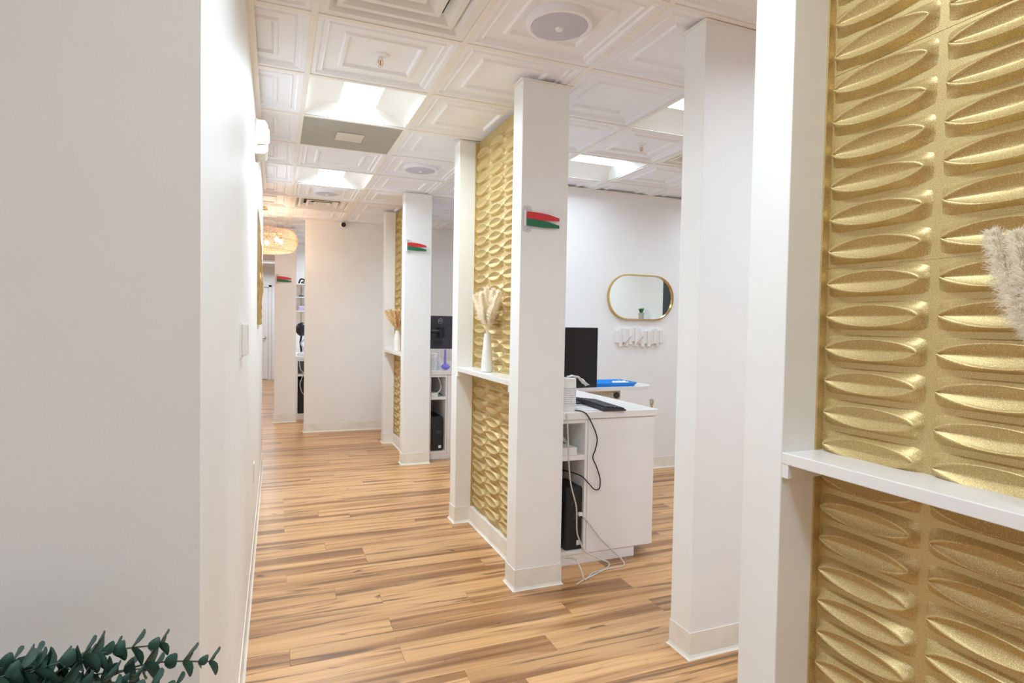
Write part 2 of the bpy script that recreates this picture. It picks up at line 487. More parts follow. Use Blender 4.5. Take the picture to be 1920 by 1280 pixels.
# ------------------------------------------------------------------ ceiling lights
def troffer_meshes():
    a = T / 2 - BW
    mb = MB()
    # rim
    # curved side reflectors run along local Y, lens strip down the middle
    prof = []
    lw = 0.105
    for s in range(9):
        t = s / 8
        x = a - (a - lw) * t
        z = 0.004 + 0.072 * math.sin(t * PI / 2) ** 0.9
        prof.append((x, z))
    ye = a
    slope = 0.06
    for sgn in (-1, 1):
        vs = []; fs = []
        for (x, z) in prof:
            # ends pull in with height (sloped end plates)
            yy = ye - slope * (z / 0.076)
            vs += [(sgn * x, -yy, z), (sgn * x, yy, z)]
        for s in range(len(prof) - 1):
            fs.append((2 * s, 2 * s + 1, 2 * s + 3, 2 * s + 2))
        mb.add(vs, fs)
    for sgn in (-1, 1):
        vs = [(x, sgn * (ye - slope * z / 0.076), z) for (x, z) in prof] + [(-x, sgn * (ye - slope * z / 0.076), z) for (x, z) in prof]
        n = len(prof)
        fs = [(s, s + 1, n + s + 1, n + s) for s in range(n - 1)]
        mb.add(vs, fs)
    zt = prof[-1][1]
    housing = mb.mesh('reflector', 'white_matte', 60)
    can = MB().box(-a, -a, 0.078, a, a, 0.10).mesh('housing', 'white_matte')
    yy = ye - slope
    # bowed lens
    vs = []; fs = []
    for s in range(9):
        x = -lw + 2 * lw * s / 8
        z = zt - 0.018 * math.cos((x / lw) * PI / 2)
        vs += [(x, -yy, z), (x, yy, z)]
    for s in range(8):
        fs.append((2 * s, 2 * s + 1, 2 * s + 3, 2 * s + 2))
    lens = MB().add(vs, fs).mesh('lens', 'lens', 180)
    return housing, can, lens
ref_me, can_me, lens_me = troffer_meshes()
LL = {(0, 1): 'recessed square ceiling light beside the grey mesh panel', (0, 4): 'recessed square ceiling light further down the corridor',
      (3, 0): 'recessed bay ceiling light half hidden by the column', (3, 2): 'recessed bay ceiling light above the mirror wall',
      (-1, 17): 'distant ceiling light in front of the panelled door'}
for (i, j), d in LIGHTS.items():
    t = thing('ceiling_light', LL.get((i, j), 'unseen recessed ceiling light added to brighten the rooms'), 'ceiling light', (cellx(i) + T / 2, celly(j) + T / 2, H), 0 if d == 'Y' else PI / 2, 'recessed ceiling lights')
    place('reflector', ref_me, t); place('housing', can_me, t); place('lens', lens_me, t)
    ld = bpy.data.lights.new('lamp', 'AREA'); ld.shape = 'RECTANGLE'; ld.size = .20; ld.size_y = .46
    ld.energy = LAMP_BAY if (i >= 3 and j >= 0) else LAMP_ENTRY_FILL if j < 0 else LAMP
    ld.color = COOL; ld.spread = R(165)
    lo = place('lamp', ld, t, (0, 0, .055))

# ------------------------------------------------------------------ air diffusers
def diffuser(i, j, label, levels):
    t = thing('air_vent', label, 'vent', (cellx(i) + T / 2, celly(j) + T / 2, H), 0, 'square ceiling diffusers')
    a = T / 2 - BW
    def frustum(o0, z0, o1, z1):
        vs = [(sx * o0, sy * o0, z0) for (sx, sy) in ((-1, -1), (1, -1), (1, 1), (-1, 1))] + [(sx * o1, sy * o1, z1) for (sx, sy) in ((-1, -1), (1, -1), (1, 1), (-1, 1))]
        return vs, [(k, (k + 1) % 4, 4 + (k + 1) % 4, 4 + k) for k in range(4)]
    m = MB(); m.add(*frustum(a, 0.003, a - .035, 0.003)); m.add(*frustum(a - .035, .003, a - .075, .045)); m.build('frame', 'white_matte', t)
    o = a - 0.05
    for k in range(levels):
        o1 = a - 0.062 - k * (a - 0.07) / levels
        m = MB()
        m.add(*frustum(o1, 0.012, o1 - .022, .012)); m.add(*frustum(o1 - .022, .012, o1 - .055, .042)); m.add(*frustum(o1, .012, o1 - .012, .02))
        m.build('louver', 'white_matte', t)
    MB().box(-.03, -.03, .012, .03, .03, .02).build('centre_plate', 'white_matte', t)
    MB().box(-a, -a, .06, a, a, .1).build('duct', 'dark_plenum', t)
diffuser(0, -1, 'large white louvered air diffuser at the top of the picture', 3)
diffuser(0, 6, 'louvered air diffuser in the warm lit ceiling near the chandelier', 3)
diffuser(4, 1, 'louvered air diffuser in the bay ceiling beside the column', 3)
g = thing('ceiling_panel', 'grey mesh ceiling panel with a small square cover behind the light', 'panel', (cellx(0) + T / 2, celly(2) + T / 2, H))
a = T / 2 - BW
MB().box(-a, -a, .001, a, a, .012).build('mesh_sheet', 'grey_mesh', g)
MB().box(-.085, -.085, -.006, .085, .085, .001, .004).build('cover', 'cream_plastic', g)

def speaker(i, j, label, r=0.13):
    t = thing('ceiling_speaker', label, 'speaker', (cellx(i) + T / 2, celly(j) + T / 2, H), 0, 'round ceiling speakers')
    MB().lathe([(r * .86, -.002), (r * .9, -.008), (r, -.006), (r * 1.02, .0), (r * 1.02, .022)], 40).build('ring', 'tile_white', t, 40)
    MB().lathe([(.001, -.012), (r * .5, -.011), (r * .86, -.006), (r * .87, .0)], 40).build('grille', 'speaker_grey', t, 60)
    MB().lathe([(.001, -.019), (.014, -.018), (.018, -.012), (.018, -.009)], 20).build('hub', 'tile_white', t, 40)
speaker(1, -1, 'round grey speaker in the coffered tile above the first pillars')
speaker(1, 3, 'round grey speaker above the middle gold partition')
speaker(0, 5, 'small round speaker just before the warm lit diffuser', 0.115)
def sprinkler(i, j, label, dx=0.0):
    t = thing('fire_sprinkler', label, 'sprinkler', (cellx(i) + T / 2 + dx, celly(j) + T / 2, H + .02), 0, 'ceiling sprinklers')
    MB().lathe([(.008, .0), (.008, -.006), (.036, -.004), (.038, .002)], 24).build('escutcheon', 'tile_white', t, 40)
    MB().lathe([(.011, -.004), (.011, -.02), (.007, -.022)], 12).build('body', 'white_gloss', t, 40)
    MB().tube([(.010, 0, -.02), (.012, 0, -.034), (.002, 0, -.046)], .0022, 6).tube([(-.010, 0, -.02), (-.012, 0, -.034), (-.002, 0, -.046)], .0022, 6).build('frame_arm', 'brass', t)
    MB().tube([(0, 0, -.02), (0, 0, -.044)], .0025, 6).build('bulb', 'red_plastic', t)
    MB().lathe([(.013, -.047), (.013, -.049), (.001, -.05)], 16).build('deflector', 'white_gloss', t)
sprinkler(0, 0, 'white fire sprinkler in the coffered tile beside the corridor light')
sprinkler(3, 1, 'white fire sprinkler between the two bay ceiling lights')

# ------------------------------------------------------------------ partitions: two posts, gold relief panels, ledge
def lozenge(mb, cx, cy, cw, ch, lift):
    """one raised block: rounded-rectangle foot, oval bead rim, lens-shaped valley with a crease"""
    A, B = cw * 0.466, ch * 0.415          # foot
    ea, eb = cw * 0.432, ch * 0.335        # oval rim, outer
    la, lb = cw * 0.410, ch * 0.272        # valley
    NA = 48
    rows = []
    for k in range(NA):
        t = 2 * PI * k / NA
        c, s = math.cos(t) * ea, math.sin(t) * eb
        n = math.hypot(c, s); c /= n; s /= n
        qa = lb * c * c / (la * la); qb = abs(s)
        s1 = (-qb + math.sqrt(qb * qb + 4 * qa * lb)) / (2 * qa) if qa > 1e-9 else lb / qb
        s2 = 1 / math.hypot(c / ea, s / eb)
        s3 = (abs(c / A) ** 9 + abs(s / B) ** 9) ** (-1 / 9)
        rows.append((c, s, s1, s2, s3))
    def valley(u, v):
        wd = lb * (1 - (u / la) ** 2)
        if wd <= 1e-6: return 0.0
        q = min(1.0, abs(v) / wd)
        return min(lift * .8, 0.62 * wd) * (1 - q ** 1.35)
    top = lift - .0036
    vs = [(cx, cy, top - valley(0, 0))]
    for q in (0.25, 0.5, 0.75, 0.92, 1.0):
        for (c, s, s1, s2, s3) in rows:
            vs.append((cx + c * s1 * q, cy + s * s1 * q, top - valley(c * s1 * q, s * s1 * q)))
    for (q, hgt) in ((0.3, lift - .0008), (0.55, lift), (0.8, lift - .0009), (1.0, lift - .0034)):
        for (c, s, s1, s2, s3) in rows:
            rr = s1 + (s2 - s1) * q
            vs.append((cx + c * rr, cy + s * rr, hgt))
    for (q, hgt) in ((0.25, .74), (0.6, .36), (0.9, .06), (1.0, 0.0)):
        for (c, s, s1, s2, s3) in rows:
            rr = s2 + (s3 - s2) * q
            vs.append((cx + c * rr, cy + s * rr, (lift - .0034) * hgt))
    fs = [(0, 1 + k, 1 + (k + 1) % NA) for k in range(NA)]
    for i in range(12):
        for k in range(NA):
            p = 1 + i * NA + k; q = 1 + i * NA + (k + 1) % NA
            fs.append((p, p + NA, q + NA, q))
    mb.add(vs, fs)
def gold_panel_mesh(cols, rows_, cw, ch):
    """panel in the YZ plane facing -X, origin at its top far corner; u runs along -Y, v along -Z"""
    mb = MB()
    for c in range(cols):
        for r in range(rows_):
            lozenge(mb, (c + .5) * cw, -(r + .5) * ch, cw, ch, 0.0205)
    W, Hh = cols * cw, rows_ * ch
    g = 0.0011
    mb.add([(g, -g, 0), (W - g, -g, 0), (W - g, -Hh + g, 0), (g, -Hh + g, 0), (g, -g, -.006), (W - g, -g, -.006), (W - g, -Hh + g, -.006), (g, -Hh + g, -.006)],
           [(0, 1, 2, 3), (0, 4, 5, 1), (1, 5, 6, 2), (2, 6, 7, 3), (3, 7, 4, 0)])
    mb.v = [(-w_, -u, v) for (u, v, w_) in mb.v]
    return mb.mesh('gold_panel', 'gold_paint', 50)

def partition(name, label, xf, yf, yb, rec, tk, cw, ch, seam, ledge_z, far_first):
    """yf: front post front face, yb: back post far face; rec = recess of the gold panel; tk post thickness"""
    xr = xf + 0.255
    xp = xf + rec
    root = struct(MB().box(xp + .008, yf + tk - .004, 0, xr - .02, yb - tk + .004, H).build(name, 'post_paint'), label, 'partition')
    y0, y1 = yf + tk, yb - tk
    for (a, b) in ((yf, yf + tk), (yb - tk, yb)):
        MB().box(xf, a, 0, xr, b, H - .004, .0025).build('post', 'post_paint', root)
        cove(MB(), [(xf, a), (xr, a), (xr, b), (xf, b)], -1, closed=True).build('post_base', 'vinyl_base', root)
        MB().box(xf - .014, a - .014, H - .005, xr + .014, b + .014, H - .0018).build('ceiling_trim', 'grid_cream', root)
    # gold panels, two almond columns wide, six rows high
    cache = {}
    z = seam
    while z < H: z += 6 * ch
    while z > 0.115:
        top = z
        nr = 6
        skip_r = 0
        while top - skip_r * ch > H + .012: skip_r += 1
        zt = top - skip_r * ch
        nr = 6 - skip_r
        while nr > 0 and zt - nr * ch < 0.09: nr -= 1
        if nr > 0:
            yy = y1
            while yy - y0 > 0.08:
                nc = 2 if yy - 2 * cw > y0 - 0.12 else 1
                k = (nc, nr)
                if k not in cache: cache[k] = gold_panel_mesh(nc, nr, cw, ch)
                place('gold_panel', cache[k], root, (xp, yy, zt))
                yy -= nc * cw
        z -= 6 * ch
    MB().box(xp + .001, y0, 0, xp + .008, y1, H - .001).build('backing_board', 'gold_paint', root)
    MB().box(xp - .022, y1 - .005, 0.105, xp, y1, H).build('edge_trim', 'gold_paint', root)
    cove(MB(), [(xp - .024, y1), (xp - .024, y0)], -1).build('recess_base', 'vinyl_base', root)
    MB().box(xp - .024, y0, 0, xp + .004, y1, .104).build('recess_plinth', 'vinyl_base', root)
    MB().box(xf + .0, y0 + .0005, ledge_z - .028, xp + .006, y1 - .0005, ledge_z, .002).build('ledge', 'white_gloss', root)
    MB().box(xf + .001, y1 - .02, ledge_z - .062, xp - .004, y1 - .0005, ledge_z - .028, .0015).build('cleat', 'white_gloss', root)
    MB().box(xf + .001, y0 + .0005, ledge_z - .062, xp - .004, y0 + .02, ledge_z - .028, .0015).build('cleat', 'white_gloss', root)
    return root
pn = partition('wall_partition_near', 'nearest gold relief partition with a white ledge and cream posts', 1.15, 1.203 - 1.19, 1.203, .130, .125, .2625, .0787, 1.331 + .147 * 1.031, 1.030, True)
pm = partition('wall_partition_middle', 'gold relief partition between the two middle cream posts', 1.115, 2.678, 3.86, .130, .12, .2565, .081, 1.50, 1.043, True)
pfar = partition('wall_partition_far', 'distant gold relief partition beside the corridor end wall', 1.105, 5.44, 6.60, .130, .12, .2565, .081, 1.50, 1.036, True)

cl = struct(MB().box(1.55, 1.882, 0, 1.95, 2.008, H - .004, .002).build('column', 'bay_paint'), 'free-standing white column between the near and middle partitions', 'column')
cove(MB(), [(1.55, 1.882), (1.95, 1.882), (1.95, 2.008), (1.55, 2.008)], -1, closed=True).build('column_base', 'vinyl_base', cl)
MB().box(1.536, 1.868, H - .005, 1.964, 2.022, H - .0018).build('ceiling_trim', 'grid_cream', cl)
fp = struct(MB().box(-0.012, 8.2, 0, 0.25, 8.32, H - .004, .002).build('column', 'post_paint'), 'cream post behind the chandelier at the corridor end', 'column')
cove(MB(), [(-0.012, 8.2), (0.25, 8.2), (0.25, 8.32), (-0.012, 8.32)], -1, closed=True).build('column_base', 'vinyl_base', fp)

# ------------------------------------------------------------------ far door
dr = struct(MB().box(-0.95, 14.262, 0.012, -0.155, 14.298, 2.06, .002).build('door_1', 'white_gloss'), 'distant white panelled door with a lever handle', 'door')
for (x0, x1) in ((-0.86, -0.60), (-0.50, -0.25)):
    for (z0, z1) in ((.22, .95), (1.1, 1.9)):
        MB().box(x0, 14.254, z0, x1, 14.264, z1, .003).build('door_panel', 'white_gloss', dr)
MB().box(-.145, 14.25, 0, -.085, 14.3, 2.12, .003).box(-1.02, 14.25, 0, -.96, 14.3, 2.12, .003).box(-1.02, 14.25, 2.07, -.085, 14.3, 2.13, .003).build('door_frame', 'white_gloss', dr)
MB().lathe([(.03, 0), (.03, -.012), (.012, -.014), (.012, -.05)], 16, (-.215, 14.262, .94), 'Y').tube([(-.215, 14.215, .94), (-.25, 14.21, .935), (-.33, 14.212, .93)], .011, 8).build('door_handle', 'steel', dr, 40)
dk = struct(MB().box(4.962, 2.40, .01, 4.998, 3.25, 2.03, .002).build('door_2', 'door_dark'), 'dark door seen only in the oblong mirror', 'door')
MB().lathe([(.028, 0), (.028, -.01), (.01, -.012), (.01, -.05), (.026, -.055), (.026, -.075)], 16, (4.962, 2.48, 1.0), 'X').build('door_handle', 'steel', dk, 40)

# ------------------------------------------------------------------ exam room flags
def flags(loc, label, n):
    t = thing('room_flag_set', label, 'flag set', loc, 0, 'red and green room flags')
    pl = [(.0, .018), (.006, .004), (.018, 0), (.034, 0), (.046, .004), (.05, .018), (.05, .112), (.046, .126), (.034, .13), (.018, .13), (.006, .126), (0, .112)]
    MB().prism(pl, -.004, 0, 'XZ').build('mount_plate', 'clear_acrylic', t)
    for z in (.014, .116):
        MB().lathe([(.0045, -.004), (.0045, -.006), (.001, -.007)], 12, (.025, 0, z), 'Y').build('screw', 'steel', t)
    MB().tube([(.012, -.012, .028), (.012, -.012, .104)], .0045, 10).build('hinge_pin', 'clear_acrylic', t)
    for (z0, mat) in ((.068, 'red_plastic'), (.032, 'green_plastic')):
        poly = [(.02, z0), (.055, z0 - .0035), (.105, z0 - .006), (.196, z0 - .004), (.196, z0 + .0105), (.14, z0 + .0235), (.105, z0 + .028), (.06, z0 + .031), (.02, z0 + .031)]
        MB().prism(poly, -.0165, -.0135, 'XZ').build('flag', mat, t)
    return t
flags((1.121, 2.678, 1.786), 'red and green plastic flags on the middle partition front post', 0)
flags((1.11, 5.44, 1.972), 'red and green plastic flags on the far partition front post', 1)
flags((-.006, 8.2, 1.80), 'red and green plastic flags on the post below the chandelier', 2)

# ------------------------------------------------------------------ things on the long wall
t = thing('emergency_light', 'white emergency light unit high on the long corridor wall', 'emergency light', (-.11, 3.56, 2.245))
MB().box(0, 0, 0, .012, .20, .195, .004).build('back_plate', 'cream_plastic', t)
MB().prism([(.012, .055), (.058, .06), (.066, .075), (.066, .165), (.052, .19), (.012, .19)], .004, .196, 'XZ').build('housing', 'white_gloss', t)
MB().prism([(.012, .005), (.05, .008), (.062, .022), (.062, .055), (.012, .055)], .01, .19, 'XZ').build('battery_box', 'cream_plastic', t)
for q in (.055, .145):
    MB().lathe([(.03, 0), (.03, .004), (.022, .008), (.001, .009)], 20, (.066, q, .13), 'X').build('lamp_lens', 'white_gloss', t, 40)
MB().sphere((.03, .07, .003), .006, 8).build('indicator', 'white_gloss', t)
t = thing('wall_thermostat', 'white thermostat box beside the grey end of the corridor wall', 'thermostat', (-.11, 2.17, 1.205))
MB().box(0, 0, -.005, .005, .125, .118, .0015).build('back_plate', 'white_matte', t)
MB().box(.005, .008, .004, .022, .117, .112, .003).build('cover', 'white_gloss', t)
MB().box(.022, .03, .06, .0225, .095, .095).build('display', 'speaker_grey', t)
t = thing('wall_outlet', 'white electrical outlet low on the long corridor wall', 'outlet', (-.11, 3.52, .42))
MB().box(0, 0, 0, .006, .072, .117, .002).build('cover_plate', 'white_gloss', t)
for z in (.03, .075):
    MB().box(.006, .022, z - .014, .0075, .05, z + .014, .0005).build('socket', 'white_matte', t)
# gold wall sculpture: overlapping rough vertical strips
t = thing('wall_art', 'rough gold metal relief hanging on the long corridor wall', 'wall art', (-.11, 4.14, 1.30))
NS = 9
for s in range(NS):
    mb = MB()
    y0 = s * .058
    n = 26
    vs = []; fs = []
    top = .74 + .03 * rnd.random() if s else .75
    for i in range(n + 1):
        q = i / n
        z = q * top
        env = .010 + .013 * math.sin(PI * min(1, (1 - q) * 1.25) * .5) * (1 - .35 * (q < .25))
        env *= min(1.0, (1 - q) * 3 + .12)
        jit = .008 * mnoise.noise(Vector((s * 3.1, q * 14, 0)))
        for k, (dy, dd) in enumerate(((0, .002), (.004, .7), (.028, 1.0), (.052, .7), (.057, .002))):
            vs.append((max(.002, env * dd + (jit + .006 * mnoise.noise(Vector((s * 5, q * 30, k * 2.0)))) * (1 if 0 < k < 4 else 0)), y0 + dy + .003 * mnoise.noise(Vector((q * 20, k, s))), z))
    for i in range(n):
        for k in range(4):
            fs.append((i * 5 + k, i * 5 + k + 1, (i + 1) * 5 + k + 1, (i + 1) * 5 + k))
        fs.append((i * 5 + 4, i * 5, (i + 1) * 5, (i + 1) * 5 + 4))
    fs.append((0, 1, 2, 3, 4)); fs.append(tuple(n * 5 + k for k in (4, 3, 2, 1, 0)))
    mb.add(vs, fs).build('gold_strip', 'brass', t)

# ------------------------------------------------------------------ security camera
t = thing('security_camera', 'small white ball security camera at the top of the corridor end wall', 'camera', (.748, 7.38, 2.49))
MB().lathe([(.04, 0), (.04, -.012), (.03, -.02)], 20, (0, 0, 0), 'Y').build('mount', 'white_gloss', t, 40)
MB().sphere((0, -.045, 0), .04, 20).build('ball', 'white_gloss', t, 180)
MB().lathe([(.026, 0), (.028, -.045), (.024, -.052), (.001, -.05)], 20, (0, -.045, -.006), 'Y').build('lens', 'black_screen', t, 40)

# ------------------------------------------------------------------ chandelier
t = thing('chandelier', 'warm glowing crystal bead chandelier over the corridor end', 'chandelier', (-.14, 6.9, 2.07))
def chand_r(q):   # q 0 bottom .. 1 top
    return .36 * (0.74 + 0.26 * math.sin(PI * (0.16 + 0.66 * q))) / 1.0
mb = MB()
bead = []
for ringi in range(17):
    q = ringi / 16
    rr = chand_r(q); z = .01 + q * .215
    nb = 96
    for k in range(nb):
        aa = 2 * PI * (k + .5 * (ringi % 2)) / nb
        c = Vector((rr * math.cos(aa), rr * math.sin(aa), z)); s = .0080
        mb.add([c + Vector(p) * s for p in ((1, 0, 0), (0, 1, 0), (-1, 0, 0), (0, -1, 0), (0, 0, 1), (0, 0, -1))],
               [(0, 1, 4), (1, 2, 4), (2, 3, 4), (3, 0, 4), (1, 0, 5), (2, 1, 5), (3, 2, 5), (0, 3, 5)])
for ringi in range(1, 9):
    rr = chand_r(0) * ringi / 9.0; nb = int(20 + 10 * ringi)
    for k in range(nb):
        aa = 2 * PI * k / nb
        c = Vector((rr * math.cos(aa), rr * math.sin(aa), .004)); s = .0080
        mb.add([c + Vector(p) * s for p in ((1, 0, 0), (0, 1, 0), (-1, 0, 0), (0, -1, 0), (0, 0, 1), (0, 0, -1))],
               [(0, 1, 4), (1, 2, 4), (2, 3, 4), (3, 0, 4), (1, 0, 5), (2, 1, 5), (3, 2, 5), (0, 3, 5)])
bo = mb.build('crystal_beads', 'crystal', t); bo['kind'] = 'stuff'
for q in (0.0, 0.5, 1.0):
    rr = chand_r(q); z = .01 + q * .215
    MB().tube([(rr * math.cos(2 * PI * k / 48), rr * math.sin(2 * PI * k / 48), z) for k in range(49)], .003, 6, False).build('hoop', 'brass', t)
for k in range(6):
    aa = 2 * PI * k / 6 + .3
    MB().sphere((.2 * math.cos(aa), .2 * math.sin(aa), .12), .022, 10, 1.3).build('bulb', 'bulb', t, 180)
    MB().lathe([(.012, 0), (.012, .05)], 10, (.2 * math.cos(aa), .2 * math.sin(aa), .145)).build('lamp_holder', 'brass', t)
MB().tube([(-.2, 0, .2), (.2, 0, .2)], .005, 6).tube([(0, -.2, .2), (0, .2, .2)], .005, 6).build('cross_bar', 'brass', t)
for k in range(3):
    aa = 2 * PI * k / 3 + .5
    MB().tube([(chand_r(1) * .95 * math.cos(aa), chand_r(1) * .95 * math.sin(aa), .225), (.02 * math.cos(aa), .02 * math.sin(aa), .452)], .0016, 5).build('hanging_wire', 'steel', t)
MB().lathe([(.06, .462), (.06, .45), (.02, .44)], 24).build('canopy', 'brass', t, 40)

# ------------------------------------------------------------------ mirror, hooks
def stadium(wd, ht, n=16):
    r = ht / 2; L = wd / 2 - r
    return [(L + r * math.cos(a), r * math.sin(a)) for a in [-PI / 2 + PI * k / n for k in range(n + 1)]] + [(-L + r * math.cos(a), r * math.sin(a)) for a in [PI / 2 + PI * k / n for k in range(n + 1)]]
t = thing('wall_mirror', 'oblong mirror with rounded ends in a thin gold frame', 'mirror', (3.118, 4.6, 1.598))
MB().prism(stadium(.69, .395), -.014, -.004, 'XZ').build('mirror_glass', 'mirror_glass', t)
mb = MB()
o, i_ = stadium(.708, .413), stadium(.686, .391)
n = len(o)
vs = [(p[0], 0, p[1]) for p in o] + [(p[0], -.028, p[1]) for p in o] + [(p[0], -.028, p[1]) for p in i_] + [(p[0], -.008, p[1]) for p in i_]
fs = []
for k in range(n):
    j = (k + 1) % n
    for e in range(3):
        fs.append((e * n + k, e * n + j, (e + 1) * n + j, (e + 1) * n + k))
mb.add(vs, fs).build('frame', 'brass', t, 40)
t = thing('coat_rack', 'white slatted coat rack with fold-down hooks under the mirror', 'coat rack', (2.858, 4.6, 1.145))
k = 0
x = 0.0
offz = [.035, .0, .04, .006, .02, .05, .004, .03, .0, .028, .004, .02, .03, .006, .036]
lens_ = [.12, .13, .13, .16, .14, .13, .17, .15, .13, .12, .14, .13, .14, .15, .12]
while k < 15:
    zz = offz[k]
    MB().box(x, -.03 + (.008 if k % 2 else 0), zz, x + .0328, 0, zz + lens_[k], .003).build('slat', 'white_gloss', t)
    x += .0335
    k += 1
for hx in (.075, .205):
    MB().add([(hx, -.03, .02), (hx + .022, -.03, .02), (hx + .052, -.085, .10), (hx + .03, -.085, .10), (hx, -.022, .012), (hx + .022, -.022, .012), (hx + .052, -.077, .105), (hx + .03, -.077, .105)],
             [(0, 1, 2, 3), (4, 5, 6, 7), (0, 1, 5, 4), (1, 2, 6, 5), (2, 3, 7, 6), (3, 0, 4, 7)]).build('hook', 'white_gloss', t)

# shelf and succulent that the mirror shows
sh = tag(MB().box(4.84, 1.77, 1.415, 5.0, 2.13, 1.44, .003).build('wall_shelf', 'white_gloss'), 'white floating shelf reflected in the oblong mirror', 'shelf')
t = thing('potted_succulent', 'small green succulent in a grey cup reflected in the mirror', 'plant', (4.92, 1.95, 1.44))
MB().lathe([(.035, 0), (.042, .09), (.038, .09), (.036, .07), (.001, .07)], 20).build('pot', 'stone_pot', t, 40)
for k in range(14):
    aa = k * 2.4; tl = .35 + .04 * (k % 5)
    d = Vector((math.cos(aa) * math.sin(tl), math.sin(aa) * math.sin(tl), math.cos(tl)))
    b0 = Vector((0, 0, .07)); L = .10 - .002 * k
    MB().tube([b0, b0 + d * L * .4 + Vector((0, 0, .01)), b0 + d * L * .75 + Vector((0, 0, .012)), b0 + d * L], [.006, .011, .008, .001], 6).build('leaf', 'succulent', t)

# ------------------------------------------------------------------ desk cabinets
def desk(name, x0, y0, x1, yl, zt, nx, label, clabel):
    """end cabinet with an open niche (x0..nx) and a door panel (nx..x1), worktop running back to yl"""
    t = thing(name, label, 'cabinet', (0, 0, 0), 0, 'white desk cabinets')
    zb, z1 = .06, zt - .04
    c = .001
    yb = y0 + .62
    MB().box(x0, y0, zb, x0 + .018, yb, z1, c).build('side_panel', 'laminate', t)
    MB().box(nx, y0, zb, nx + .016, yb, z1, c).build('divider', 'laminate', t)
    MB().box(x1 - .018, y0 + .002, zb, x1, yb, z1, c).build('side_panel', 'laminate', t)
    MB().box(x0 + .018, y0, zb, nx, yb, zb + .02, c).build('niche_floor', 'laminate', t)
    MB().box(x0 + .018, y0 + .004, .585, nx, yb, .612, c).build('niche_shelf', 'laminate', t)
    MB().box(x0 + .018, y0 + .001, z1 - .022, nx, yb, z1, c).build('niche_top', 'laminate', t)
    MB().box(x0 + .018, yb - .012, zb, x1 - .018, yb, z1, 0).build('back_panel', 'laminate', t)
    MB().box(nx + .019, y0 - .001, zb + .001, x1 - .012, y0 + .018, z1 - .003, c).build('door', 'laminate', t)
    MB().box(x0, y0 + .006, 0, x1 - .12, yb, zb, c).build('toe_kick', 'laminate', t)
    w_ = tag(MB().box(x0 - .003, y0 - .012, z1, x1 + .012, yl, zt, .004).build('worktop', 'white_gloss'), clabel, 'worktop', 'white worktops')
    # far support under the worktop
    MB().box(x1 - .06, yl - .08, 0, x1 - .02, yl - .04, z1, c).box(x0 + .02, yl - .08, 0, x0 + .06, yl - .04, z1, c).build('support_leg', 'laminate', t)
    return t
desk('desk_cabinet', 1.383, 2.86, 2.06, 4.45, .854, 1.600, 'white desk cabinet with an open niche beside the middle partition', 'white worktop carrying the monitor and keyboard in the mirror bay')
desk('desk_cabinet', 1.385, 5.56, 2.06, 7.2, .868, 1.548, 'white desk cabinet with an open niche between far and middle partitions', 'white worktop carrying the monitor seen from behind')
desk('desk_cabinet', 0.262, 8.36, .95, 9.7, .853, .42, 'white desk cabinet glimpsed beyond the corridor end wall', 'white worktop glimpsed beyond the corridor end wall')

# ------------------------------------------------------------------ computers
def tower(loc, label, hgt=.36, wd=.10, dp=.32):
    t = thing('computer_tower', label, 'computer', loc, 0, 'black computer towers')
    MB().box(0, .012, 0, wd, dp, hgt, .004).build('case', 'black_plastic', t)
    MB().box(.002, 0, .002, wd - .002, .012, hgt - .002, .003).build('front_grille', 'tower_mesh', t)
    MB().box(wd * .48, -.002, hgt * .49, wd * .98, 0, hgt * .58).build('badge_bar', 'dark_grey_plastic', t)
    MB().box(wd * .68, -.0012, .025, wd * .9, 0, .052).build('sticker', 'paper', t)
    MB().box(wd * .3, -.002, hgt * .7, wd * .4, 0, hgt * .78).build('port_panel', 'dark_grey_plastic', t)
    return t
tower((1.497, 2.875, .08), 'black mesh-fronted computer tower at the front of the mirror bay niche', .35, .102, .20)
tower((1.408, 3.10, .08), 'taller black computer tower behind the mesh-fronted one', .47, .16, .30)
tower((1.405, 5.59, .08), 'black computer tower in the niche of the far desk', .335, .125, .34)
tower((.29, 8.40, .08), 'black computer tower in the niche beyond the corridor end', .46, .12, .34)

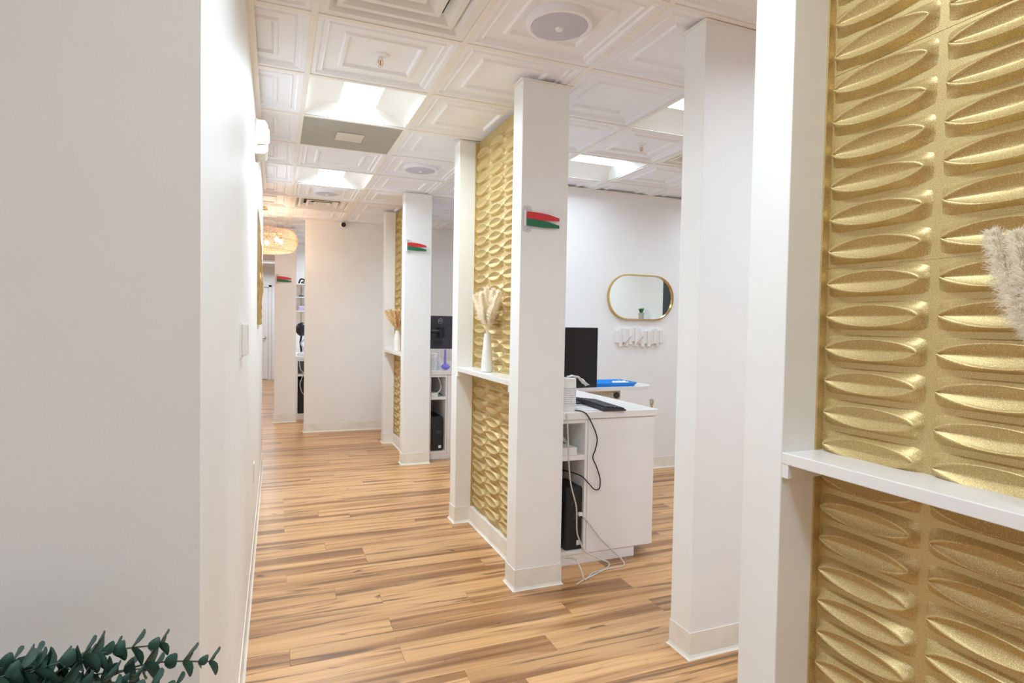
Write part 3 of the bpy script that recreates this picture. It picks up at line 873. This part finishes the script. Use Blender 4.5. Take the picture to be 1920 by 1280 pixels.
def monitor_front(loc, rz, label, wd=.50, ht=.375):
    t = thing('computer_monitor', label, 'monitor', loc, rz)
    MB().box(-wd / 2, -.012, .09, wd / 2, .02, .09 + ht, .003).build('casing', 'black_plastic', t)
    MB().box(-wd / 2 + .008, -.014, .115, wd / 2 - .008, -.0115, .09 + ht - .008).build('screen', 'black_screen', t)
    MB().box(-.03, .02, .008, .03, .035, .30, .003).build('stand_post', 'dark_grey_plastic', t)
    MB().box(-.11, -.07, 0, .11, .10, .009, .003).build('stand_foot', 'dark_grey_plastic', t)
    return t
monitor_front((1.628, 3.215, .854), R(4), 'black monitor with dark screen on the mirror bay worktop')
def monitor_back(loc, rz, label, wd=.50, ht=.32):
    t = thing('computer_monitor', label, 'monitor', loc, rz)
    MB().box(-wd / 2, 0, .0, wd / 2, .03, ht, .003).build('casing', 'dark_grey_plastic', t)
    # arm on the back (towards -Y)
    MB().box(-.045, -.012, ht / 2 - .055, .045, 0, ht / 2 + .055, .003).build('mount_plate', 'black_plastic', t)
    MB().lathe([(.022, -.05), (.022, .05)], 14, (0, -.035, ht / 2)).build('arm_joint', 'black_plastic', t, 40)
    MB().tube([(0, -.035, ht / 2 + .01), (-.10, -.075, ht / 2 + .01), (-.22, -.08, ht / 2 + .005)], .016, 10).build('arm', 'black_plastic', t)
    MB().tube([(-.22, -.08, ht / 2 + .02), (-.22, -.08, -.19)], .018, 12).build('arm_pole', 'black_plastic', t)
    MB().lathe([(.055, -.19), (.055, -.178), (.02, -.17)], 20, (-.22, -.08, 0)).build('arm_base', 'black_plastic', t, 40)
    MB().box(-.06, -.006, .045, .02, 0, .085, .002).build('port_panel', 'black_plastic', t)
    # round maker's mark on the back
    ring = MB().tube([(.0 + .024 * math.cos(2 * PI * k / 24), -.002, ht - .055 + .024 * math.sin(2 * PI * k / 24)) for k in range(25)], .0022, 6, False).build('logo_ring', 'steel', t)
    cu = bpy.data.curves.new('logo_text', 'FONT'); cu.body = 'DELL'; cu.size = .016; cu.align_x = 'CENTER'; cu.align_y = 'CENTER'; cu.extrude = .0006
    cu.materials.append(MATS['steel'])
    tmp = bpy.data.objects.new('tmp', cu); COL.objects.link(tmp)
    bpy.context.view_layer.update()
    tme = bpy.data.meshes.new_from_object(tmp.evaluated_get(bpy.context.evaluated_depsgraph_get()))
    bpy.data.objects.remove(tmp); bpy.data.curves.remove(cu)
    tx = place('logo_text', tme, ring, (0, -.002, ht - .055)); tx.rotation_euler = (PI / 2, 0, 0)
    return t
monitor_back((1.60, 5.99, 1.062), R(-6), 'charcoal monitor seen from behind on its black arm', .42, .345)

def canister(loc, label, rr, hh, wipe=True):
    t = thing('wipes_canister', label, 'canister', loc, 0, 'wipes canisters')
    MB().lathe([(rr * .95, 0), (rr, .006), (rr, hh * .86), (rr * .93, hh * .9)], 28).build('tub', 'white_gloss', t, 40)
    MB().lathe([(rr * 1.003, hh * .16), (rr * 1.003, hh * .72)], 28, cap=False).build('label_wrap', 'label_print', t, 60)
    MB().lathe([(rr * .98, hh * .88), (rr * .98, hh * .97), (rr * .85, hh), (.001, hh)], 28).build('lid', 'white_matte', t, 40)
    if wipe:
        vs = []; fs = []
        nn = 10
        for i in range(nn + 1):
            q = i / nn
            for k in range(5):
                s = (k - 2) / 2
                vs.append((-.005 + q * .115, s * .036 * (.5 + .8 * q) + .006 * math.sin(9 * q), hh + .001 + .020 * math.sin(q * PI * .7) - .062 * q * q + .007 * math.sin(k * 2 + q * 7)))
        for i in range(nn):
            for k in range(4):
                fs.append((i * 5 + k, i * 5 + k + 1, i * 5 + k + 6, i * 5 + k + 5))
        o = MB().add(vs, fs).build('wipe_sheet', 'paper', t, 180)
        sm = o.modifiers.new('thickness', 'SOLIDIFY'); sm.thickness = .0008
    return t
canister((1.525, 2.925, .854), 'white wipes canister with a wipe pulled out beside the monitor', .042, .185)
canister((1.445, 5.72, .868), 'white wipes canister with printed label on the far worktop', .058, .165, False)

t = thing('keyboard', 'black computer keyboard lying on the mirror bay worktop', 'keyboard', (1.795, 3.05, .854), R(84))
MB().add([(-.215, -.07, 0), (.215, -.07, 0), (.215, .07, 0), (-.215, .07, 0), (-.215, -.07, .008), (.215, -.07, .008), (.215, .07, .022), (-.215, .07, .022)],
         [(0, 3, 2, 1), (4, 5, 6, 7), (0, 1, 5, 4), (1, 2, 6, 5), (2, 3, 7, 6), (3, 0, 4, 7)]).build('casing', 'dark_grey_plastic', t)
kb = MB().box(-.0088, -.0088, 0, .0088, .0088, .006, .0015).mesh('key', 'dark_grey_plastic')
for r_ in range(5):
    for c_ in range(20):
        yy = -.055 + r_ * .0265
        o = place('key', kb, t, (-.198 + c_ * .0208, yy, .009 + (yy + .07) / .14 * .014)); o.rotation_euler.x = R(5.7)
tag(MB().prism([(1.665, 3.22), (1.845, 3.27), (1.82, 3.40), (1.64, 3.35)], .854, .858).build('mouse_pad', 'pad_brown'), 'brown mouse pad behind the keyboard', 'mouse pad')
t = thing('computer_mouse', 'black computer mouse on the brown pad', 'mouse', (1.755, 3.31, .858), R(-20))
MB().sphere((0, 0, .008), .05, 14, .5).build('shell', 'black_plastic', t, 180)
t.scale = (.62, 1.0, .8)
MB().lathe([(.007, -.003), (.007, .003)], 12, (0, .028, .028), 'X').build('wheel', 'dark_grey_plastic', t)
pp = tag(MB().box(1.60, 2.885, .8545, 1.70, 3.05, .857).build('paper_sheet', 'paper'), 'white paper lying in front of the keyboard', 'paper')

# ------------------------------------------------------------------ dental cart with tray
t = thing('delivery_cart', 'white oblong tray table on an arm beside the worktop', 'table', (2.44, 4.07, 0))
MB().prism([(p[0], p[1]) for p in stadium(.78, .40, 14)], .836, .862).build('table_top', 'white_gloss', t)
MB().box(-.11, -.13, .755, .075, .12, .836, .012).build('arm_housing', 'cream_plastic', t)
MB().lathe([(.022, 0), (.024, -.014), (.018, -.022), (.001, -.022)], 20, (.03, -.13, .792), 'Y').build('knob', 'dark_grey_plastic', t, 40)
MB().box(-.015, -.134, .775, .0, -.13, .812).build('switch_plate', 'steel', t)
MB().tube([(-.02, 0, .75), (-.02, 0, .06)], .025, 16).build('column', 'white_gloss', t, 40)
MB().lathe([(.19, 0), (.19, .035), (.14, .055), (.03, .065)], 28, (-.02, 0, 0)).build('foot', 'white_gloss', t, 40)
MB().tube([(.06, -.05, .735), (.20, -.08, .70), (.385, -.09, .665)], .012, 10).build('side_arm', 'cream_plastic', t, 40)
MB().lathe([(.012, .66), (.012, .695), (.018, .71), (.018, .74), (.012, .747)], 16, (.392, -.09, 0)).build('chrome_handle', 'chrome', t, 40)
t = thing('instrument_tray', 'bright blue plastic tray on the oblong table', 'tray', (2.44, 4.05, .862))
def tray_poly(a, b, r=.03):
    pts = []
    for (sx, sy, a0) in ((1, -1, -PI / 2), (1, 1, 0), (-1, 1, PI / 2), (-1, -1, PI)):
        for k in range(5):
            aa = a0 + PI / 2 * k / 4
            pts.append((sx * (a - r) + r * math.cos(aa), sy * (b - r) + r * math.sin(aa)))
    return pts
mb = MB()
o0, o1, i1, i0 = tray_poly(.20, .12), tray_poly(.22, .14), tray_poly(.212, .132), tray_poly(.195, .115)
n = len(o0)
vs = [(p[0], p[1], 0) for p in o0] + [(p[0], p[1], .03) for p in o1] + [(p[0], p[1], .03) for p in i1] + [(p[0], p[1], .004) for p in i0]
fs = [tuple(range(n))[::-1], tuple(3 * n + k for k in range(n))]
for e in range(3):
    fs += [(e * n + k, e * n + (k + 1) % n, (e + 1) * n + (k + 1) % n, (e + 1) * n + k) for k in range(n)]
mb.add(vs, fs).build('tray_shell', 'blue_plastic', t, 40)
tag(MB().box(2.21 + .0, 3.93, .868, 2.285, 4.02, .915, .01).build('pink_packet', 'pink_plastic'), 'pink packet sticking up from the blue tray', 'packet')
mb = MB()
vs = []; fs = []
for i in range(9):
    for k in range(7):
        vs.append((2.50 + i * .0125, 3.97 + k * .014, .892 + .012 * mnoise.noise(Vector((i * .7, k * .8, 3)))))
for i in range(8):
    for k in range(6):
        fs.append((i * 7 + k, i * 7 + k + 1, i * 7 + k + 8, i * 7 + k + 7))
o = tag(mb.add(vs, fs).build('tissue', 'paper', None, 180), 'crumpled white tissue lying in the blue tray', 'tissue')
o.modifiers.new('thickness', 'SOLIDIFY').thickness = .02

# ------------------------------------------------------------------ niche contents and cables
tag(MB().box(1.47, 2.872, .612, 1.558, 2.99, .655, .004).build('power_adapter', 'white_gloss'), 'white power box on the niche shelf above the towers', 'adapter')
def bag(loc, label, sc_, mat='bag_green'):
    mb = MB(); vs = []; fs = []
    n, m_ = 10, 7
    for i in range(n + 1):
        for k in range(m_):
            q = i / n
            a_ = 2 * PI * k / m_
            rr = (.02 + .012 * mnoise.noise(Vector((i * .6, k * .9, 1.7)))) * (math.sin(PI * (.08 + .86 * q)) ** .6)
            vs.append((q * .11, rr * math.cos(a_) * 1.5, .085 - .07 * q + rr * math.sin(a_)))
    for i in range(n):
        for k in range(m_):
            fs.append((i * m_ + k, i * m_ + (k + 1) % m_, (i + 1) * m_ + (k + 1) % m_, (i + 1) * m_ + k))
    fs.append(tuple(range(m_))); fs.append(tuple(n * m_ + k for k in range(m_)))
    mb.add([(v[0] * sc_, v[1] * sc_, v[2] * sc_) for v in vs], fs)
    return tag(mb.build('plastic_bag', mat, None, 60, loc), label, 'bag')
bag((1.482, 3.03, .625), 'pale green plastic bag draped on the niche shelf', 1.0)
bag((1.47, 5.62, .612), 'small green bag on the far desk niche shelf', .55, 'succulent')
tag(MB().box(1.41, 5.575, .612, 1.475, 5.66, .65, .004).build('power_adapter', 'white_gloss'), 'white power box in the far desk niche', 'adapter')
def spline(pts, n=8):
    P_ = [Vector(p) for p in pts]
    out = []
    for i in range(len(P_) - 1):
        p0, p1, p2, p3 = P_[max(i - 1, 0)], P_[i], P_[i + 1], P_[min(i + 2, len(P_) - 1)]
        for k in range(n):
            q = k / n
            out.append(0.5 * ((2 * p1) + (p2 - p0) * q + (2 * p0 - 5 * p1 + 4 * p2 - p3) * q * q + (3 * p1 - p0 - 3 * p2 + p3) * q ** 3))
    out.append(P_[-1])
    return out
def cable(name, pts, r, mat, label):
    return tag(MB().tube(spline(pts), r, 6).build(name, mat, None, 60), label, 'cable')
CABLES = True
cable('black_cable', [(1.545, 2.90, .859), (1.57, 2.855, .857), (1.60, 2.842, .838), (1.645, 2.84, .76), (1.665, 2.84, .70), (1.655, 2.84, .645), (1.64, 2.84, .60), (1.665, 2.84, .545), (1.688, 2.84, .48), (1.685, 2.838, .425), (1.655, 2.84, .42), (1.62, 2.845, .455), (1.59, 2.87, .49), (1.56, 2.93, .50), (1.53, 3.09, .49)], .0035, 'black_plastic', 'black cable looping across the cabinet door from the worktop')
cable('white_cable', [(1.475, 2.845, .852), (1.478, 2.842, .80), (1.485, 2.842, .70), (1.49, 2.842, .60), (1.505, 2.842, .47), (1.53, 2.842, .38), (1.545, 2.842, .32), (1.55, 2.842, .20), (1.565, 2.842, .15), (1.60, 2.835, .08), (1.68, 2.82, .035), (1.73, 2.80, .012), (1.70, 2.76, .004), (1.58, 2.70, .004), (1.49, 2.66, .004), (1.44, 2.63, .004)], .0042, 'cable_white', 'white cable running down past the towers onto the floor')
cable('white_cable', [(1.592, 2.868, .275), (1.62, 2.846, .24), (1.70, 2.84, .14), (1.77, 2.83, .07), (1.815, 2.80, .02), (1.80, 2.755, .004), (1.70, 2.745, .004), (1.60, 2.73, .004), (1.53, 2.68, .004), (1.50, 2.66, .009), (1.50, 2.70, .05), (1.495, 2.76, .08), (1.46, 2.80, .075)], .0042, 'cable_white', 'white plug cable hanging from the mesh-fronted tower to the floor')
tag(MB().box(1.568, 2.855, .272, 1.594, 2.872, .292, .003).build('usb_plug', 'white_gloss'), 'white plug at the front of the mesh-fronted tower', 'plug')
cable('white_cable', [(1.47, 5.575, .81), (1.50, 5.58, .74), (1.495, 5.58, .68), (1.45, 5.585, .64), (1.42, 5.60, .625)], .004, 'cable_white', 'white cable drooping in the far desk niche above the shelf')
cable('white_cable', [(1.51, 5.575, .72), (1.49, 5.58, .66), (1.44, 5.59, .63), (1.42, 5.6, .66)], .004, 'cable_white', 'short white cable coiled on the far desk niche shelf')
cable('black_cable', [(1.43, 5.70, .415), (1.42, 5.66, .48), (1.43, 5.62, .50), (1.46, 5.66, .43)], .004, 'black_plastic', 'black cable behind the far desk tower')
cable('white_cable', [(.30, 8.37, .79), (.315, 8.36, .68), (.35, 8.36, .63), (.33, 8.36, .55), (.31, 8.36, .48), (.33, 8.36, .38), (.37, 8.37, .33)], .005, 'cable_white', 'white cable hanging over the tower beyond the corridor end')
# purple brush with an upright handle
t = thing('purple_brush', 'purple scoop brush standing by the monitor seen from behind', 'brush', (1.578, 5.70, .868))
MB().tube([(0, 0, .02), (-.002, 0, .10), (.0, 0, .20)], [.014, .011, .009], 10).build('handle', 'purple_plastic', t, 60)
MB().sphere((.005, 0, .03), .045, 16, .65).build('head', 'purple_plastic', t, 180)
t = thing('spray_bottle', 'small clear bottle between canister and purple brush', 'bottle', (1.535, 5.80, .868))
MB().lathe([(.022, 0), (.024, .01), (.024, .10), (.010, .13), (.010, .15)], 18).build('bottle_body', 'white_gloss', t, 40)
MB().lathe([(.013, .15), (.013, .175), (.008, .18)], 14).build('cap', 'white_matte', t, 40)

# ------------------------------------------------------------------ far shelf things beyond the end wall
for k, z in enumerate((1.88, 1.68, 1.47)):
    t = thing('bracket_shelf', ('top', 'middle', 'lowest')[k] + ' white bracket shelf glimpsed beyond the corridor end', 'shelf', (.30, 9.75, z), 0, 'white bracket shelves')
    MB().box(-.01, -.20, 0, .60, 0, .018, .002).build('board', 'white_gloss', t)
    for xx in (.07, .45):
        MB().tube([(xx, -.18, 0), (xx, -.004, -.17)], .006, 6).tube([(xx, -.006, -.17), (xx, -.006, 0)], .006, 6).build('bracket', 'brass', t)
tag(MB().tube(spline([(.33, 9.62, 1.905), (.36, 9.60, 1.97), (.42, 9.62, 1.95), (.37, 9.6, 1.91), (.45, 9.62, 1.905)]), .012, 8).build('headset', 'black_plastic', None, 60), 'black cable tool lying on the top bracket shelf', 'tool')
tag(MB().box(.33, 9.6, 1.698, .40, 9.68, 1.72, .006).build('small_case', 'dark_grey_plastic'), 'small dark case on the middle bracket shelf', 'case')
tag(MB().box(.32, 9.58, 1.488, .46, 9.70, 1.56, .02).build('towel_roll', 'lilac'), 'lilac folded cloth on the lowest bracket shelf', 'cloth')
t = thing('headrest', 'rounded black headrest standing over the far worktop', 'headrest', (.345, 8.75, .853))
MB().sphere((0, 0, .36), .085, 18, 1.15).build('pad', 'black_plastic', t, 180)
MB().tube([(0, 0, .30), (-.02, 0, .18), (0, 0, .012)], .014, 8).build('stem', 'black_plastic', t, 60)
MB().lathe([(.06, 0), (.06, .012), (.02, .018)], 18).build('stem_base', 'black_plastic', t, 40)
tag(MB().tube(spline([(.33, 8.55, .86), (.36, 8.56, .95), (.33, 8.58, 1.02), (.38, 8.6, 1.08)]), .012, 8).build('grey_hose', 'speaker_grey', None, 60), 'grey coiled hose in front of the black headrest', 'hose')
tag(MB().box(.29, 8.50, .853, .40, 8.58, .90, .01).build('white_box', 'white_gloss'), 'white box under the black headrest', 'box')

# ------------------------------------------------------------------ vases and pampas plumes
def vase(loc, label, prof):
    t = MB().lathe(prof, 32).build('flower_vase', 'white_matte', None, 40, loc)
    return tag(t, label, 'vase', 'white vases on the ledges')
def plume_mesh(spine, rad, n, seed, mat, blade=.0011, droop=.4):
    """soft pampas plume: fine hairs growing out of a bent spine"""
    rg = random.Random(seed)
    S = spline(spine, 8)
    mb = MB()
    mb.tube(S, [.0022] * (len(S) - 1) + [.001], 5)
    L = len(S) - 1
    vs = []; fs = []
    for k in range(n):
        q = .30 + .70 * rg.random() ** .8
        idx = q * L
        i = min(int(idx), L - 1)
        p = S[i].lerp(S[i + 1], idx - i)
        d = (S[min(i + 1, L)] - S[i]).normalized()
        e = (q - .30) / .70
        env = rad * (math.sin(PI * min(1, .12 + .80 * e)) ** .7)
        o = d.orthogonal().normalized()
        s = d.cross(o)
        aa = rg.random() * 2 * PI
        rad_d = o * math.cos(aa) + s * math.sin(aa)
        ln = env * (.75 + .6 * rg.random())
        ln *= .55 + .75 * rg.random()
        tip = p + rad_d * ln + d * ln * (.35 + 1.0 * rg.random()) - Vector((0, 0, ln * droop * rg.random()))
        mid = p + rad_d * ln * .55 + d * ln * .45
        wv = (tip - p).cross(rad_d + Vector((rg.random(), rg.random(), rg.random()))).normalized() * blade
        b = len(vs)
        vs += [p + wv, p - wv, mid + wv, mid - wv, tip]
        fs += [(b, b + 1, b + 3, b + 2), (b + 2, b + 3, b + 4)]
    o_ = len(mb.v)
    mb.add(vs, fs)
    me = bpy.data.meshes.new('pampas_plume')
    me.from_pydata(mb.v, [], mb.f)
    me.materials.append(MATS[mat])
    return me
PLACES = ('leftmost', 'second', 'third', 'fourth', 'fifth', 'sixth', 'rightmost')
def place_word(tips, k):
    """rank of a plume along the fan, from the end furthest from the viewer"""
    order = sorted(range(len(tips)), key=lambda q: tips[q][0] / tips[q][1])
    r_ = order.index(k)
    return 'leftmost' if r_ == 0 else 'rightmost' if r_ == len(tips) - 1 else PLACES[r_] + ' from left'
tall = [(.030, 0), (.035, .004), (.034, .06), (.026, .15), (.019, .225), (.019, .23), (.016, .23), (.018, .18), (.001, .17)]
vase((1.18, 3.325, 1.0435), 'tall tapered white vase on the middle partition ledge', tall)
# plumes lean mostly along Y (the ledge runs along Y)
spec = [(.34, .02, .47), (.16, .01, .48), (.03, .0, .50), (-.07, .01, .49), (-.19, .0, .47), (.09, -.05, .46), (-.03, -.05, .47)]
for k, (ly, lx, lz) in enumerate(spec):
    b0 = Vector((1.18, 3.325, 1.0435 + .20))
    tip = Vector((1.18 + lx, 3.325 + ly, 1.0435 + lz))
    mid = b0.lerp(tip, .5) + Vector((0, -ly * .12, .02))
    me = plume_mesh([b0, b0.lerp(mid, .5) + Vector((0, 0, .01)), mid, tip], .030 if k else .024, 1900, 20 + k, 'pampas', .0010)
    o = place('pampas_plume', me)
    tag(o, 'cream pampas plume in the tapered vase, %s of its fan' % place_word([(1.18 + q[1], 3.325 + q[0]) for q in spec], k), 'pampas plume', 'pampas plumes of the middle vase')
short = [(.034, 0), (.038, .004), (.039, .10), (.030, .165), (.022, .195), (.022, .21), (.019, .21), (.022, .18), (.001, .17)]
vase((1.165, 6.05, 1.0365), 'stout ivory vase on the far partition ledge', short)
FARLX = (.03, -.045, .0, -.075, .02, -.10, -.02)
for k in range(7):
    ly = (-.18 + .06 * k); lx = FARLX[k]
    b0 = Vector((1.165, 6.05, 1.0365 + .19)); tip = Vector((1.165 + lx, 6.05 + ly, 1.0365 + .42 - abs(ly) * .06))
    mid = b0.lerp(tip, .5) + Vector((0, -ly * .05, .015))
    o = place('pampas_plume', plume_mesh([b0, b0.lerp(mid, .5), mid, tip], .032, 800, 50 + k, 'pampas_tan', .0016))
    tag(o, 'tan pampas plume in the stout far vase, %s of its fan' % place_word([(1.165 + FARLX[q], 6.05 - .18 + .06 * q) for q in range(7)], k), 'pampas plume', 'pampas plumes of the far vase')
vase((1.215, .565, 1.0305), 'white vase on the nearest ledge just outside the view', tall)
spec = [(.085, -.045, .478, .024), (.048, -.05, .47, .024), (.01, -.03, .49, .026), (-.06, -.03, .49, .026), (-.13, -.03, .46, .026)]
for k, (ly, lx, lz, pr) in enumerate(spec):
    b0 = Vector((1.215, .565, 1.0305 + .20)); tip = Vector((1.215 + lx, .565 + ly, 1.0305 + lz))
    mid = b0.lerp(tip, .55) + Vector((0, ly * .10, .01))
    o = place('pampas_plume', plume_mesh([b0, b0.lerp(mid, .5), mid, tip], pr, 3600, 80 + k, 'pampas_pale', .0007, .7))
    tag(o, 'pale fluffy pampas plume before the nearest gold panels, %s of its fan' % place_word([(1.215 + q[1], .565 + q[0]) for q in spec], k), 'pampas plume', 'pampas plumes of the nearest vase')

# ------------------------------------------------------------------ eucalyptus in a tall planter
t = thing('potted_eucalyptus', 'dark green eucalyptus branches against the grey wall end', 'plant', (-.40, .78, 0))
MB().lathe([(.13, 0), (.15, .01), (.17, .66), (.155, .66), (.15, .60), (.001, .60)], 32).build('planter', 'white_matte', t, 40)
def leaf_mesh(rx, ry, mat, cup):
    vs = [(0, 0, 0)]; fs = []
    n = 12
    for ring, q in enumerate((.5, 1.0)):
        for k in range(n):
            a_ = 2 * PI * k / n
            x = rx * (1 + math.cos(a_) * q); y = ry * math.sin(a_) * q
            vs.append((x, y, cup * (abs(y) / ry) ** 2 * rx + .1 * cup * x))
    vs[0] = (rx, 0, .0)
    for k in range(n):
        fs.append((0, 1 + k, 1 + (k + 1) % n)); fs.append((1 + k, 1 + n + k, 1 + n + (k + 1) % n, 1 + (k + 1) % n))
    m = MB().add(vs, fs)
    # thickness: a second skin just below
    nv = len(vs)
    m.add([(v[0], v[1], v[2] - .0006) for v in vs], [tuple(reversed(f)) for f in fs])
    me = m.mesh('leaf', mat, 180)
    return me
leaves = [leaf_mesh(.0155, .0135, 'leaf_green', .3), leaf_mesh(.013, .012, 'leaf_pale', .35), leaf_mesh(.010, .008, 'leaf_pale', .4), leaf_mesh(.017, .015, 'leaf_green', .2)]
erg = random.Random(31)
branches = []
# (tip in world) branches arch out of the planter towards the corridor
tips = [(-.195, .90, .893), (-.145, .91, .886), (-.085, .92, .845), (-.265, .87, .90), (-.33, .86, .905), (-.235, .92, .875), (-.17, .86, .868), (-.29, .93, .885), (-.38, .88, .90), (-.12, .86, .850),
        (-.20, .82, .862), (-.26, .80, .87), (-.34, .80, .885), (-.42, .82, .90), (-.155, .93, .845), (-.225, .88, .855), (-.30, .84, .87), (-.36, .92, .88), (-.19, .78, .845), (-.28, .90, .86), (-.33, .76, .86), (-.25, .85, .845)]
for bi, tp in enumerate(tips):
    b0 = Vector((-.40 + erg.uniform(-.07, .07), .78 + erg.uniform(-.07, .07), .60)) - Vector((-.40, .78, 0))
    tip = Vector(tp) - Vector((-.40, .78, 0))
    mid = b0.lerp(tip, .40) + Vector((-.03, 0, .125))
    S = spline([b0, b0.lerp(mid, .5) + Vector((0, 0, .02)), mid, mid.lerp(tip, .55) + Vector((0, 0, .03)), tip], 8)
    st = MB().tube(S, [.0022 - .0013 * k / len(S) for k in range(len(S))], 6).build('branch', 'stem_green', t)
    nl = 15
    for k in range(nl):
        q = .25 + .75 * k / (nl - 1)
        idx = q * (len(S) - 1); i = min(int(idx), len(S) - 2)
        p = S[i].lerp(S[i + 1], idx - i); d = (S[i + 1] - S[i]).normalized()
        o_ = d.orthogonal().normalized(); s_ = d.cross(o_)
        a0 = k * 1.57 + erg.uniform(-.3, .3)
        for sd in (0, PI):
            rdir = (o_ * math.cos(a0 + sd) + s_ * math.sin(a0 + sd))
            xdir = (rdir * .9 + d * .5).normalized()
            zdir = (d - xdir * d.dot(xdir)).normalized()
            ydir = zdir.cross(xdir)
            scl = (1.85 - 1.0 * q ** 2) * erg.uniform(.85, 1.15)
            lf = place('leaf', leaves[(k + bi) % 4 if q < .7 else 1 + (k % 2)], st)
            lf.matrix_local = Matrix.Translation(p) @ Matrix((xdir, ydir, zdir)).transposed().to_4x4() @ Matrix.Scale(scl, 4)
print('objects', len(bpy.data.objects))
